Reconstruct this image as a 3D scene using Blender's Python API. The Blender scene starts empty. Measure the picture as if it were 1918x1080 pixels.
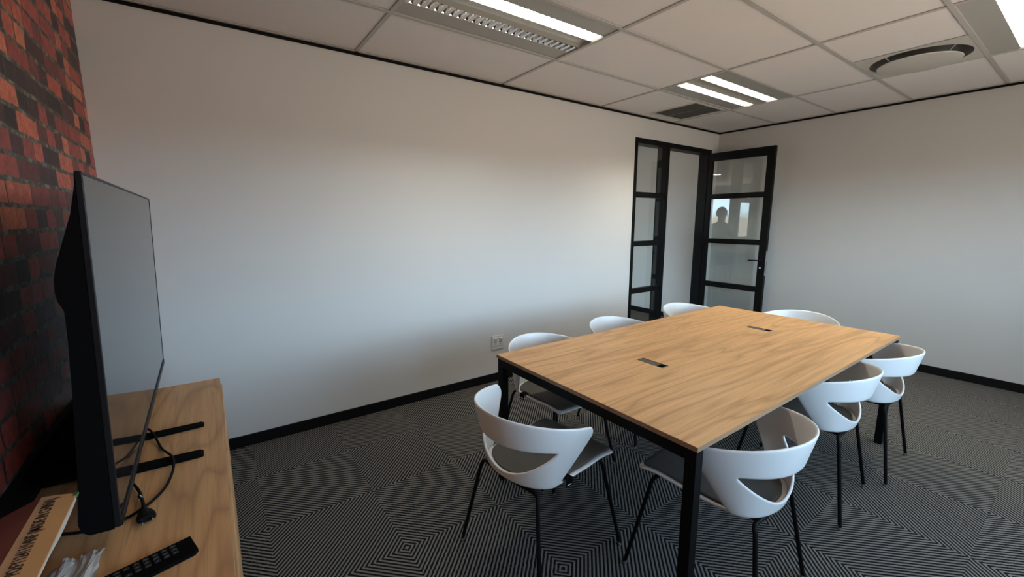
import bpy, bmesh, math, random
from mathutils import Vector, Matrix
random.seed(7)
S = bpy.context.scene
COL = S.collection
PI = math.pi

# ------------------------------------------------------------------ helpers
def link(name, me, mat=None, parent=None):
    o = bpy.data.objects.new(name, me)
    COL.objects.link(o)
    if mat is not None:
        for m in (mat if isinstance(mat, (list, tuple)) else [mat]):
            me.materials.append(m)
    if parent is not None:
        o.parent = parent
    return o

class MB:
    """collects shapes into one mesh"""
    def __init__(s):
        s.bm = bmesh.new(); s.mi = 0
    def _add(s, vs, fs, smooth=False):
        bv = [s.bm.verts.new(v) for v in vs]
        for f in fs:
            try:
                bf = s.bm.faces.new([bv[i] for i in f]); bf.smooth = smooth; bf.material_index = s.mi
            except ValueError:
                pass
        return bv
    def box(s, x0, x1, y0, y1, z0, z1, bev=0, M=None):
        t = bmesh.new()
        bmesh.ops.create_cube(t, size=1)
        for v in t.verts:
            v.co = Vector(((x0+x1)/2+v.co.x*(x1-x0), (y0+y1)/2+v.co.y*(y1-y0), (z0+z1)/2+v.co.z*(z1-z0)))
        if bev:
            bmesh.ops.bevel(t, geom=list(t.edges), offset=bev, segments=2, affect='EDGES', profile=.5)
        s._merge(t, M); return s
    def _merge(s, t, M=None, smooth=False):
        t.verts.index_update()
        vs = [(M @ v.co if M else v.co.copy()) for v in t.verts]
        s._add(vs, [[v.index for v in f.verts] for f in t.faces], smooth)
        t.free()
    def tube(s, pts, r, n=10, caps=True):
        pts = [Vector(p) for p in pts]
        rs = r if isinstance(r, (list, tuple)) else [r]*len(pts)
        t0 = (pts[1]-pts[0]).normalized()
        up = Vector((0, 0, 1)) if abs(t0.z) < .9 else Vector((1, 0, 0))
        a = t0.cross(up).normalized()
        rings = []
        for i, p in enumerate(pts):
            if i == 0: t = t0
            elif i == len(pts)-1: t = (pts[i]-pts[i-1]).normalized()
            else: t = ((pts[i+1]-pts[i]).normalized()+(pts[i]-pts[i-1]).normalized()).normalized()
            a = (a - t*a.dot(t)).normalized(); b = t.cross(a)
            rings.append([p+(a*math.cos(2*PI*k/n)+b*math.sin(2*PI*k/n))*rs[i] for k in range(n)])
        vs = [v for R in rings for v in R]; fs = []
        for i in range(len(pts)-1):
            for k in range(n):
                fs.append((i*n+k, i*n+(k+1) % n, (i+1)*n+(k+1) % n, (i+1)*n+k))
        if caps:
            fs.append(tuple(reversed(range(n)))); fs.append(tuple(range((len(pts)-1)*n, len(pts)*n)))
        s._add(vs, fs, True); return s
    def lathe(s, prof, c=(0, 0, 0), n=48):
        vs = []; fs = []
        for r, z in prof:
            for k in range(n):
                vs.append((c[0]+r*math.cos(2*PI*k/n), c[1]+r*math.sin(2*PI*k/n), c[2]+z))
        for i in range(len(prof)-1):
            for k in range(n):
                fs.append((i*n+k, i*n+(k+1) % n, (i+1)*n+(k+1) % n, (i+1)*n+k))
        s._add(vs, fs, True); return s
    def prism(s, poly, axis, a, b):
        """poly: list of 2D points in the plane normal to axis, extruded a..b"""
        def P(q, t):
            return {0: (t, q[0], q[1]), 1: (q[0], t, q[1]), 2: (q[0], q[1], t)}[axis]
        n = len(poly)
        vs = [P(q, a) for q in poly]+[P(q, b) for q in poly]
        fs = [(i, (i+1) % n, n+(i+1) % n, n+i) for i in range(n)]+[tuple(reversed(range(n))), tuple(range(n, 2*n))]
        s._add(vs, fs); return s
    def grid(s, P, smooth=True):
        nr, nc = len(P), len(P[0])
        vs = [p for row in P for p in row]
        fs = [(i*nc+j, i*nc+j+1, (i+1)*nc+j+1, (i+1)*nc+j) for i in range(nr-1) for j in range(nc-1)]
        s._add(vs, fs, smooth); return s
    def weld(s, d=1e-5):
        bmesh.ops.remove_doubles(s.bm, verts=list(s.bm.verts), dist=d); return s
    def build(s, name, mat=None, parent=None, normals=True, angle=40):
        if normals:
            bmesh.ops.recalc_face_normals(s.bm, faces=list(s.bm.faces))
        me = bpy.data.meshes.new(name); s.bm.to_mesh(me); s.bm.free()
        if any(f.use_smooth for f in me.polygons):
            me.set_sharp_from_angle(angle=math.radians(angle))
        return link(name, me, mat, parent)

def tag(o, label, cat, group=None, kind=None):
    if label: o['label'] = label
    if cat: o['category'] = cat
    if group: o['group'] = group
    if kind: o['kind'] = kind
    return o
def thing(name, label, cat, loc=(0, 0, 0), rz=0, group=None):
    o = bpy.data.objects.new(name, None); COL.objects.link(o)
    o.empty_display_size = .1
    o.location = loc; o.rotation_euler = (0, 0, rz)
    return tag(o, label, cat, group)
def struct(o, label=None, cat=None):
    o['kind'] = 'structure'
    if label: o['label'] = label
    o['category'] = cat or o.name.split('_')[0]
    return o
def copy_tree(o, parent=None):
    c = o.copy(); COL.objects.link(c)
    if parent is not None: c.parent = parent
    for ch in list(o.children):
        copy_tree(ch, c)
    return c

# ------------------------------------------------------------------ materials
class NT:
    def __init__(s, name):
        s.m = bpy.data.materials.new(name); s.m.use_nodes = True
        s.t = s.m.node_tree; s.n = s.t.nodes; s.l = s.t.links
        s.bsdf = s.n['Principled BSDF']; s.out = s.n['Material Output']
    def node(s, typ, **kw):
        n = s.n.new(typ)
        for k, v in kw.items():
            setattr(n, k, v)
        return n
    def put(s, sock, v):
        if hasattr(v, 'is_output') or isinstance(v, bpy.types.NodeSocket): s.l.new(v, sock)
        elif v is not None: sock.default_value = v
    def math(s, op, a, b=None, c=None):
        n = s.node('ShaderNodeMath', operation=op)
        s.put(n.inputs[0], a)
        if b is not None: s.put(n.inputs[1], b)
        if c is not None: s.put(n.inputs[2], c)
        return n.outputs[0]
    def mix(s, f, a, b, mode='MIX'):
        n = s.node('ShaderNodeMix', data_type='RGBA', blend_type=mode)
        s.put(n.inputs[0], f); s.put(n.inputs[6], a); s.put(n.inputs[7], b)
        return n.outputs[2]
    def noise(s, vec, scale, detail=2, rough=.5, dist=0):
        n = s.node('ShaderNodeTexNoise'); s.put(n.inputs['Vector'], vec)
        n.inputs['Scale'].default_value = scale; n.inputs['Detail'].default_value = detail
        n.inputs['Roughness'].default_value = rough; n.inputs['Distortion'].default_value = dist
        return n.outputs['Fac']
    def ramp(s, f, stops, interp='LINEAR'):
        n = s.node('ShaderNodeValToRGB'); s.put(n.inputs[0], f)
        cr = n.color_ramp; cr.interpolation = interp
        while len(cr.elements) < len(stops): cr.elements.new(.5)
        for e, (p, c) in zip(cr.elements, stops):
            e.position = p; e.color = (*c, 1)
        return n.outputs[0]
    def obj(s):
        return s.node('ShaderNodeTexCoord').outputs['Object']
    def mapping(s, vec, scale=(1, 1, 1), loc=(0, 0, 0), rot=(0, 0, 0)):
        n = s.node('ShaderNodeMapping'); s.put(n.inputs[0], vec)
        n.inputs['Scale'].default_value = scale; n.inputs['Location'].default_value = loc; n.inputs['Rotation'].default_value = rot
        return n.outputs[0]
    def sep(s, vec):
        n = s.node('ShaderNodeSeparateXYZ'); s.put(n.inputs[0], vec); return n.outputs
    def comb(s, x, y, z=0.0):
        n = s.node('ShaderNodeCombineXYZ'); s.put(n.inputs[0], x); s.put(n.inputs[1], y); s.put(n.inputs[2], z); return n.outputs[0]
    def bump(s, h, strength=.2, dist=.002):
        n = s.node('ShaderNodeBump'); s.put(n.inputs['Height'], h)
        n.inputs['Strength'].default_value = strength; n.inputs['Distance'].default_value = dist
        s.l.new(n.outputs[0], s.bsdf.inputs['Normal'])
    def set(s, **kw):
        for k, v in kw.items():
            s.put(s.bsdf.inputs[k.replace('_', ' ')], v)
        return s

def rgba(c): return (c[0], c[1], c[2], 1)
def plain(name, col, rough=.5, metal=0, spec=.5, var=.04, nscale=40):
    t = NT(name)
    f = t.noise(t.obj(), nscale, 2)
    c = t.mix(f, rgba([v*(1-var) for v in col]), rgba([min(1, v*(1+var)) for v in col]))
    t.set(Base_Color=c, Roughness=rough, Metallic=metal)
    t.bsdf.inputs['Specular IOR Level'].default_value = spec
    return t.m
def emis(name, col, strength):
    t = NT(name)
    t.set(Base_Color=rgba(col), Emission_Color=rgba(col), Emission_Strength=strength)
    return t.m

def paint(name, col):
    t = NT(name)
    n = t.noise(t.obj(), 260, 3, .6)
    t.set(Base_Color=t.mix(t.noise(t.obj(), 3, 3), rgba([c*.98 for c in col]), rgba(col)), Roughness=.62)
    t.bsdf.inputs['Specular IOR Level'].default_value = .3
    t.bump(n, .12, .0015)
    return t.m

def wood(name, along, seed, light, dark, scale=1.0):
    """laminate with long cathedral grain running along axis `along`"""
    t = NT(name)
    o = t.obj()
    sc = [1.0, 1.0, 1.0]; sc[along] = .13
    v = t.mapping(o, tuple(q*scale for q in sc), (seed, seed*.7, seed*1.3))
    warp = t.noise(v, 2.6, 3, .55, .4)
    band = t.math('FRACT', t.math('MULTIPLY', warp, 13.0))
    tri = t.math('ABSOLUTE', t.math('SUBTRACT', band, .5))               # 0..0.5
    line = t.math('POWER', t.math('MULTIPLY', tri, 2.0), 3.0)
    fs = [34.0, 34.0, 34.0]; fs[along] = 1.1
    v2 = t.mapping(o, tuple(fs), (seed, 0, 0))
    fine = t.noise(v2, 1.4, 6, .68, .3)
    ps = [160.0, 160.0, 160.0]; ps[along] = 5.0
    pores = t.noise(t.mapping(o, tuple(ps)), 1.0, 2, .5)
    broad = t.noise(v, 1.6, 2)
    base = t.mix(broad, rgba([c*.9 for c in light]), rgba(light))
    c1 = t.mix(t.math('MULTIPLY', line, .55), base, rgba(dark))
    c2 = t.mix(t.ramp(fine, [(.40, (0, 0, 0)), (.72, (.55, .55, .55))]), c1, rgba(dark))
    c3 = t.mix(t.ramp(pores, [(.60, (0, 0, 0)), (.74, (.35, .35, .35))]), c2, rgba([d*.7 for d in dark]))
    t.set(Base_Color=c3, Roughness=.42)
    t.bsdf.inputs['Specular IOR Level'].default_value = .35
    t.bump(pores, .05, .0005)
    return t.m

def carpet_mat():
    t = NT('striped_carpet')
    o = t.obj(); x, y, z = t.sep(o)
    nz = t.noise(o, 26, 2)
    wob = t.math('MULTIPLY', t.math('SUBTRACT', t.noise(o, 60, 1), .5), .004)
    a = t.math('PINGPONG', t.math('ADD', t.math('ADD', x, 4.967+20.0), wob), .5)
    b = t.math('PINGPONG', t.math('ADD', y, .458+20.0), .5)
    sgm = t.math('ADD', t.math('ADD', a, b), wob)
    w = t.math('SINE', t.math('MULTIPLY', sgm, 2*PI*42.0))
    yarn = t.noise(o, 420, 2, .7)
    mott = t.noise(o, 130, 3, .6)
    f = t.math('MULTIPLY_ADD', w, .5, .5)
    f = t.math('ADD', f, t.math('MULTIPLY', t.math('SUBTRACT', mott, .5), .55))
    k = t.ramp(f, [(.36, (0, 0, 0)), (.66, (1, 1, 1))])
    lt = t.mix(t.ramp(yarn, [(.3, (0, 0, 0)), (.7, (1, 1, 1))]), (.10, .095, .089, 1), (.30, .285, .264, 1))
    dk = t.mix(yarn, (.004, .004, .006, 1), (.014, .014, .016, 1))
    t.set(Base_Color=t.mix(k, dk, lt), Roughness=.95)
    t.bsdf.inputs['Specular IOR Level'].default_value = .12
    t.bump(t.math('ADD', t.math('MULTIPLY', w, .5), yarn), .5, .004)
    return t.m

def brick_mat():
    t = NT('brick_wallpaper')
    o = t.obj(); x, y, z = t.sep(o)
    wv = t.math('MULTIPLY', t.math('SUBTRACT', t.noise(o, 9, 3), .5), .016)
    wv2 = t.math('MULTIPLY', t.math('SUBTRACT', t.noise(o, 14, 3), .5), .02)
    rz = t.math('DIVIDE', t.math('ADD', t.math('SUBTRACT', z, .838-.75), wv), .075)
    row = t.math('FLOOR', rz); fr = t.math('FRACT', rz)
    wn = t.node('ShaderNodeTexWhiteNoise', noise_dimensions='1D'); t.put(wn.inputs['W'], row)
    u = t.math('DIVIDE', t.math('ADD', t.math('ADD', y, wv2), t.math('MULTIPLY_ADD', wn.outputs['Value'], .4, 10.0)), .205)
    col = t.math('FLOOR', u); fu = t.math('FRACT', u)
    w2 = t.node('ShaderNodeTexWhiteNoise', noise_dimensions='3D'); t.put(w2.inputs['Vector'], t.comb(row, col, 3.0))
    half = t.math('GREATER_THAN', w2.outputs['Value'], .42)
    hi = t.math('MULTIPLY', half, t.math('GREATER_THAN', fu, .5))
    w3 = t.node('ShaderNodeTexWhiteNoise', noise_dimensions='3D'); t.put(w3.inputs['Vector'], t.comb(row, col, hi))
    bc = t.ramp(w3.outputs['Value'], [(0, (.035, .022, .026)), (.22, (.09, .036, .040)), (.36, (.32, .068, .062)),
                                      (.62, (.54, .108, .084)), (.85, (.74, .175, .11)), (1, (.82, .27, .15))])
    n1 = t.noise(o, 38, 5, .65, .3)
    bc = t.mix(1.0, bc, t.ramp(n1, [(.25, (.5, .5, .52)), (.55, (.95, .92, .9)), (.8, (1.4, 1.3, 1.25))]), 'MULTIPLY')
    dv = t.math('MINIMUM', fu, t.math('SUBTRACT', 1.0, fu))
    dh = t.math('ADD', t.math('ABSOLUTE', t.math('SUBTRACT', fu, .5)), t.math('MULTIPLY', t.math('SUBTRACT', 1.0, half), 9.0))
    vm = t.math('MINIMUM', dv, dh)
    vmask = t.ramp(vm, [(.012, (1, 1, 1)), (.03, (0, 0, 0))])
    hm = t.math('MINIMUM', fr, t.math('SUBTRACT', 1.0, fr))
    hmask = t.ramp(t.math('ADD', hm, t.math('MULTIPLY', t.math('SUBTRACT', t.noise(o, 45, 3), .5), .08)), [(.075, (1, 1, 1)), (.12, (0, 0, 0))])
    mort = t.ramp(t.noise(o, 30, 4, .7), [(.33, (.022, .020, .016)), (.52, (.12, .115, .085)), (.68, (.34, .34, .27))])
    c = t.mix(vmask, bc, t.mix(.6, mort, (.02, .014, .012, 1)))
    c = t.mix(hmask, c, mort)
    t.set(Base_Color=c, Roughness=.5)
    t.bsdf.inputs['Specular IOR Level'].default_value = .35
    t.bump(n1, .15, .001)
    return t.m

def ceil_mat():
    t = NT('mineral_fibre_tile')
    o = t.obj()
    n = t.noise(o, 160, 4, .7)
    sp = t.noise(o, 95, 2, .6)
    c = t.mix(t.noise(o, 1.1, 2), (.82, .785, .765, 1), (.87, .835, .815, 1))
    c = t.mix(t.ramp(sp, [(.66, (0, 0, 0)), (.74, (.5, .5, .5))]), c, (.55, .50, .47, 1))
    t.set(Base_Color=c, Roughness=.9)
    t.bump(n, .5, .004)
    return t.m

def glass_mat(name, tint=(.96, .98, .97)):
    t = NT(name)
    t.n.remove(t.bsdf)
    tr = t.node('ShaderNodeBsdfTransparent'); tr.inputs[0].default_value = rgba(tint)
    gl = t.node('ShaderNodeBsdfGlossy'); gl.inputs['Roughness'].default_value = .01
    fr = t.node('ShaderNodeFresnel'); ge = t.node('ShaderNodeNewGeometry')
    t.l.new(t.math('MULTIPLY_ADD', ge.outputs['Backfacing'], 1/1.5-1.5, 1.5), fr.inputs[0])
    mx = t.node('ShaderNodeMixShader')
    t.l.new(fr.outputs[0], mx.inputs[0]); t.l.new(tr.outputs[0], mx.inputs[1]); t.l.new(gl.outputs[0], mx.inputs[2])
    t.l.new(mx.outputs[0], t.out.inputs[0])
    return t.m

M = {}
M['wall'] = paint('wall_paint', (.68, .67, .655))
M['wall_r'] = paint('wall_paint_shaded', (.57, .56, .54))  # same paint as the long wall, weaker window light put into the colour
M['ceil'] = ceil_mat()
M['tee'] = plain('ceiling_tee_enamel', (.50, .48, .45), .5)
M['black'] = plain('black_powder_coat', (.005, .005, .0053), .45, spec=.12)
M['blacktrim'] = plain('black_satin_trim', (.006, .0055, .006), .65, spec=.12)
M['carpet'] = carpet_mat()
M['brick'] = brick_mat()
M['table'] = wood('oak_laminate_table', 0, 2.3, (.78, .455, .210), (.36, .18, .075))
M['tedge'] = wood('oak_edge_band', 0, 5.1, (.40, .25, .15), (.24, .14, .085))
M['cred'] = wood('oak_laminate_credenza', 1, 7.7, (.76, .44, .205), (.34, .17, .072))
M['cedge'] = wood('oak_credenza_edge', 1, 9.1, (.50, .36, .21), (.30, .19, .11))
M['shell'] = plain('white_moulded_plastic', (.80, .80, .80), .32, var=.01)
def pad_mat():
    t = NT('grey_seat_fabric'); o = t.obj()
    n = t.noise(o, 420, 3, .7)
    t.set(Base_Color=t.mix(n, (.050, .049, .046, 1), (.135, .132, .122, 1)), Roughness=.9)
    t.bsdf.inputs['Specular IOR Level'].default_value = .15
    t.bump(n, .35, .002); return t.m
M['pad'] = pad_mat()
M['glide'] = plain('clear_glide_plastic', (.16, .16, .16), .15)
M['tvback'] = plain('black_textured_plastic', (.003, .0028, .003), .8, spec=.06)
M['bezel'] = plain('black_brushed_bezel', (.008, .008, .009), .4, spec=.22)
t_ = NT('tv_screen_glass'); t_.set(Base_Color=t_.mix(t_.noise(t_.obj(), 5), (.012, .012, .013, 1), (.014, .014, .015, 1)), Roughness=.06); t_.bsdf.inputs['IOR'].default_value = 1.42
M['screen'] = t_.m
M['rubber'] = plain('black_cable_rubber', (.005, .005, .0055), .6, spec=.12)
M['chrome'] = plain('bright_chrome', (.75, .75, .77), .14, 1.0)
M['steel'] = plain('satin_steel', (.55, .55, .56), .3, 1.0)
M['lamp_panel'] = plain('grey_enamel_lamp_panel', (.40, .40, .375), .38, 0)
M['reflector'] = plain('satin_lamp_reflector', (.55, .53, .47), .3, .35)
M['louvre'] = plain('mirror_louvre', (.78, .78, .78), .12, 1.0)
M['lit_louvre'] = plain('white_lit_louvre', (.20, .20, .19), .5, spec=.1)
M['tube'] = emis('fluorescent_tube_lit', (1.0, .945, .80), 112.0)
M['tube_off'] = plain('fluorescent_tube_unlit', (.75, .75, .74), .3)
M['diff'] = plain('diffuser_enamel', (.56, .55, .51), .45)
M['dark'] = plain('dark_void', (.012, .011, .011), .8)
M['grille'] = plain('grille_grey', (.20, .19, .175), .6)
M['glass'] = glass_mat('clear_door_glass')
M['socket'] = plain('white_socket_plastic', (.68, .67, .64), .35)
M['socket_d'] = plain('socket_hole_dark', (.06, .06, .06), .6)
M['card'] = plain('brown_cardboard', (.60, .35, .15), .8, spec=.2, var=.08, nscale=18)
M['card_l'] = plain('pale_carton_face', (.56, .36, .20), .75, spec=.2, var=.06, nscale=18)
M['card_r'] = plain('maroon_carton_side', (.19, .075, .062), .7, var=.08, nscale=14)
M['card_w'] = plain('carton_white_liner', (.52, .49, .47), .7)
M['ink'] = plain('black_print_ink', (.035, .022, .015), .8)
M['white_mark'] = plain('white_print', (.72, .72, .72), .6)
t_ = NT('clear_crumpled_plastic')
t_.set(Base_Color=t_.mix(t_.noise(t_.obj(), 30), (.50, .47, .45, 1), (.66, .63, .61, 1)), Roughness=.28)
t_.bsdf.inputs['Transmission Weight'].default_value = .25; t_.bsdf.inputs['Alpha'].default_value = .8
M['bag'] = t_.m
M['button'] = plain('dark_rubber_buttons', (.010, .010, .011), .6)
M['legend'] = plain('grey_button_legend', (.22, .22, .21), .5)
M['lid'] = plain('grey_power_box_lid', (.10, .095, .085), .3)
M['green'] = plain('green_tape', (.06, .15, .05), .6)
M['sticker'] = plain('yellow_green_sticker', (.55, .55, .30), .6)
M['skin'] = plain('person_skin', (.16, .085, .055), .5)
M['hair'] = plain('person_hair', (.012, .010, .009), .6)
M['shirt'] = plain('person_shirt', (.13, .12, .09), .85)
M['trouser'] = plain('person_trousers', (.045, .047, .055), .85)
M['shoe'] = plain('person_shoes', (.02, .02, .02), .5)
M['dlamp'] = emis('round_downlight_lit', (.95, 1.0, 1.0), 22.0)
M['plamp'] = emis('added_fill_lamp_lit', (1.0, .92, .76), 13.0)

# ------------------------------------------------------------------ dimensions (metres); corner of grey wall and right wall is x=0,y=0
H = 2.5945; L = 6.018; YS = -4.25; WT = .12
P1 = -.6829; Q3 = -1.0433
XD0, XD1, ZD = -1.685, -.17, 2.36       # doorway with sidelight in the grey wall
YC = 5.0; XC = -9.0                      # open office beyond the doorway

# ------------------------------------------------------------------ room shell
struct(MB().box(-L-.1, .03, YS-.1, 0.06, -.1, 0).build('floor', M['carpet']), 'charcoal and grey carpet tiles with concentric striped diamonds', 'floor')
struct(MB().box(XC, .14, 0.06, YC, -.1, 0).build('floor_corridor', M['carpet']), 'striped carpet of the open space beyond the doorway', 'floor')
w = MB()
w.box(-L-.1, XD0, 0, WT, 0, 2.85)
w.box(XD1, 0, 0, WT, 0, 2.85)
w.box(XD0, XD1, 0, WT, ZD, 2.85)
struct(w.build('wall_back', M['wall']), 'long plain off-white wall with the glazed doorway', 'wall')
struct(MB().box(0, .12, YS, 0.12, 0, 2.85).build('wall_right', M['wall_r']), 'plain wall, its colour darkened for weaker window light, behind the far end of the table', 'wall')
struct(MB().box(-L-.1, -L, YS, 0, 0, 2.85).build('wall_left', M['brick']), 'red brick-pattern wall behind the television', 'wall')
w = MB()                                   # window wall behind the camera
WZ0, WZ1 = .85, 2.12
wins = [(-4.80, -3.65), (-3.55, -2.40), (-2.30, -1.15)]
w.box(-L-.1, .12, YS-.15, YS, 0, WZ0); w.box(-L-.1, .12, YS-.15, YS, WZ1, 2.85)
xs = [-L-.1]+[v for ab in wins for v in ab]+[.12]
for i in range(0, len(xs), 2): w.box(xs[i], xs[i+1], YS-.15, YS, WZ0, WZ1)
struct(w.build('wall_front', M['wall']), 'window wall', 'wall')
for i, (a, b) in enumerate(wins):
    f = MB()
    for x0, x1, z0, z1 in ((a, b, WZ0, WZ0+.05), (a, b, WZ1-.05, WZ1), (a, a+.05, WZ0+.05, WZ1-.05), (b-.05, b, WZ0+.05, WZ1-.05), ((a+b)/2-.02, (a+b)/2+.02, WZ0+.05, WZ1-.05)):
        f.box(x0, x1, YS-.12, YS-.07, z0, z1)
    struct(f.build('window_%d' % (i+2), M['black']), 'black framed window in the window wall', 'window')

# ceiling: mineral fibre tiles with openings for the fittings
tx = [-L-.05, -5.8433, -5.2433, -4.6433, -4.0433, -3.4433, -2.8433, -2.2433, -1.6433, -1.0433, -.4433, .03]
ty = [.03, P1, P1-.6, P1-1.2, P1-1.8, P1-2.4, P1-3.0, YS-.05]
skip = {(3, 1), (4, 1), (7, 1), (8, 1), (7, 4), (8, 4), (8, 3), (8, 0)}
c = MB()
for i in range(len(tx)-1):
    for j in range(len(ty)-1):
        if (i, j) in skip: continue
        c.box(tx[i], tx[i+1], ty[j+1], ty[j], H+.003, H+.02)
c.box(-1.6433, -1.0433, P1, -.655, H, H+.02); c.box(-1.6433, -1.0433, -.125, .03, H, H+.02)   # around the return air grille
c.box(-1.6433, -1.615, -.655, -.125, H, H+.02); c.box(-1.085, -1.0433, -.655, -.125, H, H+.02)
c.box(-L-.1, .12, YS-.1, .12, 2.86, 2.95)
ceiling = struct(c.build('ceiling', M['ceil']), 'suspended ceiling of speckled off-white tiles', 'ceiling')
g = MB(); T = .012
for k in range(5):                         # long tees, parallel to the grey wall
    g.box(-L, 0, P1-.6*k-T, P1-.6*k+T, H-.004, H)
for q in (-5.8433, -4.6433, -3.4433, -2.2433, -1.0433):
    for j in range(len(ty)-1):
        a, b = ty[j+1]+T*(j < len(ty)-2), ty[j]-T*(j > 0)
        g.box(q-T, q+T, max(a, YS), min(b, 0), H-.004, H)
g.box(-1.6433-T*.5, -1.6433+T*.5, P1-1.8+T, P1-1.2-T, H-.003, H)
g.box(-L, 0, -.030, -.008, H-.004, H); g.box(-.030, -.008, YS, -.03, H-.004, H)
g.build('ceiling_grid', M['tee'], ceiling)
struct(MB().box(-L, 0, -.012, 0, H-.021, H+.001).build('trim_1', M['blacktrim']), 'thin black shadow line along the top of the long wall', 'trim')
struct(MB().box(-.012, 0, YS, -.012, H-.021, H+.001).build('trim_2', M['blacktrim']), 'thin black shadow line along the top of the right wall', 'trim')
struct(MB().box(-L, XD0, -.013, 0, 0, .076, .003).build('baseboard_back', M['blacktrim']), 'black skirting along the long wall', 'baseboard')
struct(MB().box(-.013, 0, YS, -.013, 0, .076, .003).build('baseboard_right', M['blacktrim']), 'black skirting along the right wall', 'baseboard')
struct(MB().box(-L, -L+.012, YS, 0, .66, .838).build('trim_3', M['blacktrim']), 'black band below the brick-pattern wall covering', 'trim')

# open space beyond the doorway
XR = .03
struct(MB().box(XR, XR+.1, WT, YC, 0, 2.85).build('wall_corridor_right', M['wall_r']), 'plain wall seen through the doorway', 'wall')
struct(MB().box(XR-.013, XR, WT, YC, 0, .076).build('baseboard_corridor', M['blacktrim']), 'black skirting seen through the doorway', 'baseboard')
w = MB(); w.box(XC-.1, -4.4, YC, YC+.1, 0, 2.85); w.box(-4.4, -1.6, YC, YC+.1, 0, 2.85); w.box(-1.6, .14, YC, YC+.1, 0, 2.85)
struct(w.build('wall_corridor_back', M['wall']), 'far wall of the space beyond the doorway', 'wall')
w = MB(); w.box(XC-.1, XC, .12, YC, 0, .7); w.box(XC-.1, XC, .12, YC, 2.2, 2.85); w.box(XC-.1, XC, .12, .35, .7, 2.2); w.box(XC-.1, XC, 4.9, YC, .7, 2.2)
struct(w.build('wall_corridor_left', M['wall']), 'left wall of the space beyond the doorway', 'wall')
struct(MB().box(XC-.1, -L-.1, 0, WT, 0, 2.85).build('wall_corridor_front', M['wall']), 'near wall of the space beyond the doorway', 'wall')
cc = MB(); cc.box(XC, .14, WT, YC, H, H+.02)
struct(cc.build('ceiling_corridor', M['ceil']), 'ceiling of the space beyond the doorway', 'ceiling')
for k, (x, y) in enumerate(((-1.9, 1.9),)):
    lt = thing('added_fill_lamp', 'added square fill lamp lighting the wall beyond the doorway', 'ceiling light', (x, y, H))  # unseen lamp, added to light the wall beyond the doorway
    MB().box(-.3, .3, -.3, .3, -.015, 0).build('frame', M['lamp_panel'], lt)
    MB().box(-.27, .27, -.27, .27, -.018, -.0151).build('diffuser', M['plamp'], lt)
lt = thing('downlight', 'round downlight beyond the doorway, mirrored in the top pane of the door', 'ceiling light', (-5.35, 2.75, H))
MB().lathe([(.001, -.012), (.12, -.012), (.13, -.006), (.13, 0)], n=32).build('trim_ring', M['diff'], lt)
MB().lathe([(.001, -.0145), (.10, -.0145), (.105, -.0122)], n=32).build('lens', M['dlamp'], lt)

# ------------------------------------------------------------------ doorway: lining with sidelight, door leaf
f = MB()
ZH = 2.305
f.box(XD0, XD1, -.012, WT, ZH, ZD)                    # head
f.box(XD0, XD0+.038, -.012, WT, 0, ZH)                # left post
f.box(-1.118, -1.062, -.012, WT, 0, ZH)               # mullion
f.box(-.232, XD1, -.004, WT, 0, ZH)                   # hinge jamb
fr = struct(f.build('trim_4', M['black']), 'black steel lining around the doorway and its narrow sidelight', 'trim')
f = MB()
for z0, z1 in ((0, .10), (.618, .676), (1.170, 1.228), (1.722, 1.782)):
    f.box(XD0+.038, -1.118, -.002, .06, z0, z1)
sl = struct(f.build('window_1', M['black']), 'narrow black framed sidelight of four panes left of the open door', 'window')
for z0, z1 in ((.10, .618), (.676, 1.170), (1.228, 1.722), (1.782, ZH)):
    MB().box(XD0+.038, -1.118, .020, .026, z0, z1).build('pane', M['glass'], sl)

XL = -.240                                             # visible face of the open leaf
f = MB()
LT = .045; Y0, Y1 = -.020, -.810
f.box(XL, XL+LT, -.070, Y0, .008, 2.307)
f.box(XL, XL+LT, Y1, -.728, .008, 2.307)
f.box(XL, XL+LT, -.728, -.070, 2.207, 2.307)
for z0, z1 in ((.008, .11), (.606, .672), (1.171, 1.235), (1.733, 1.796)):
    f.box(XL, XL+LT, -.728, -.070, z0, z1)
door = struct(f.build('door_1', M['black']), 'open black framed door leaf with four clear glass panes', 'door')
for z0, z1 in ((.11, .606), (.672, 1.171), (1.235, 1.733), (1.796, 2.207)):
    MB().box(XL+.019, XL+.025, -.728, -.070, z0, z1).build('pane', M['glass'], door)
h = MB(); h.tube([(XL-.0005, -.762, .992), (XL-.045, -.762, .992), (XL-.052, -.755, .992), (XL-.052, -.64, .988)], .0085, 10)
h.box(XL-.006, XL, -.78, -.745, .93, 1.05, .003)
h.build('lever_handle', M['black'], door)
MB().tube([(XL, -.765, .905), (XL-.012, -.765, .905)], .011, 14).build('lock_cylinder', M['chrome'], door)
MB().box(XL+.010, XL+.034, Y1-.0015, Y1+.0002, .815, 1.11).build('lock_faceplate', M['chrome'], door)
MB().box(XL+.012, XL+.032, Y1-.012, Y1-.0016, .985, 1.015, .003).build('latch_bolt', M['steel'], door)
for z in (.25, 1.2, 2.1):
    MB().tube([(XL-.006, Y0+.008, z-.05), (XL-.006, Y0+.008, z+.05)], .007, 10).build('hinge', M['black'], door)

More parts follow.
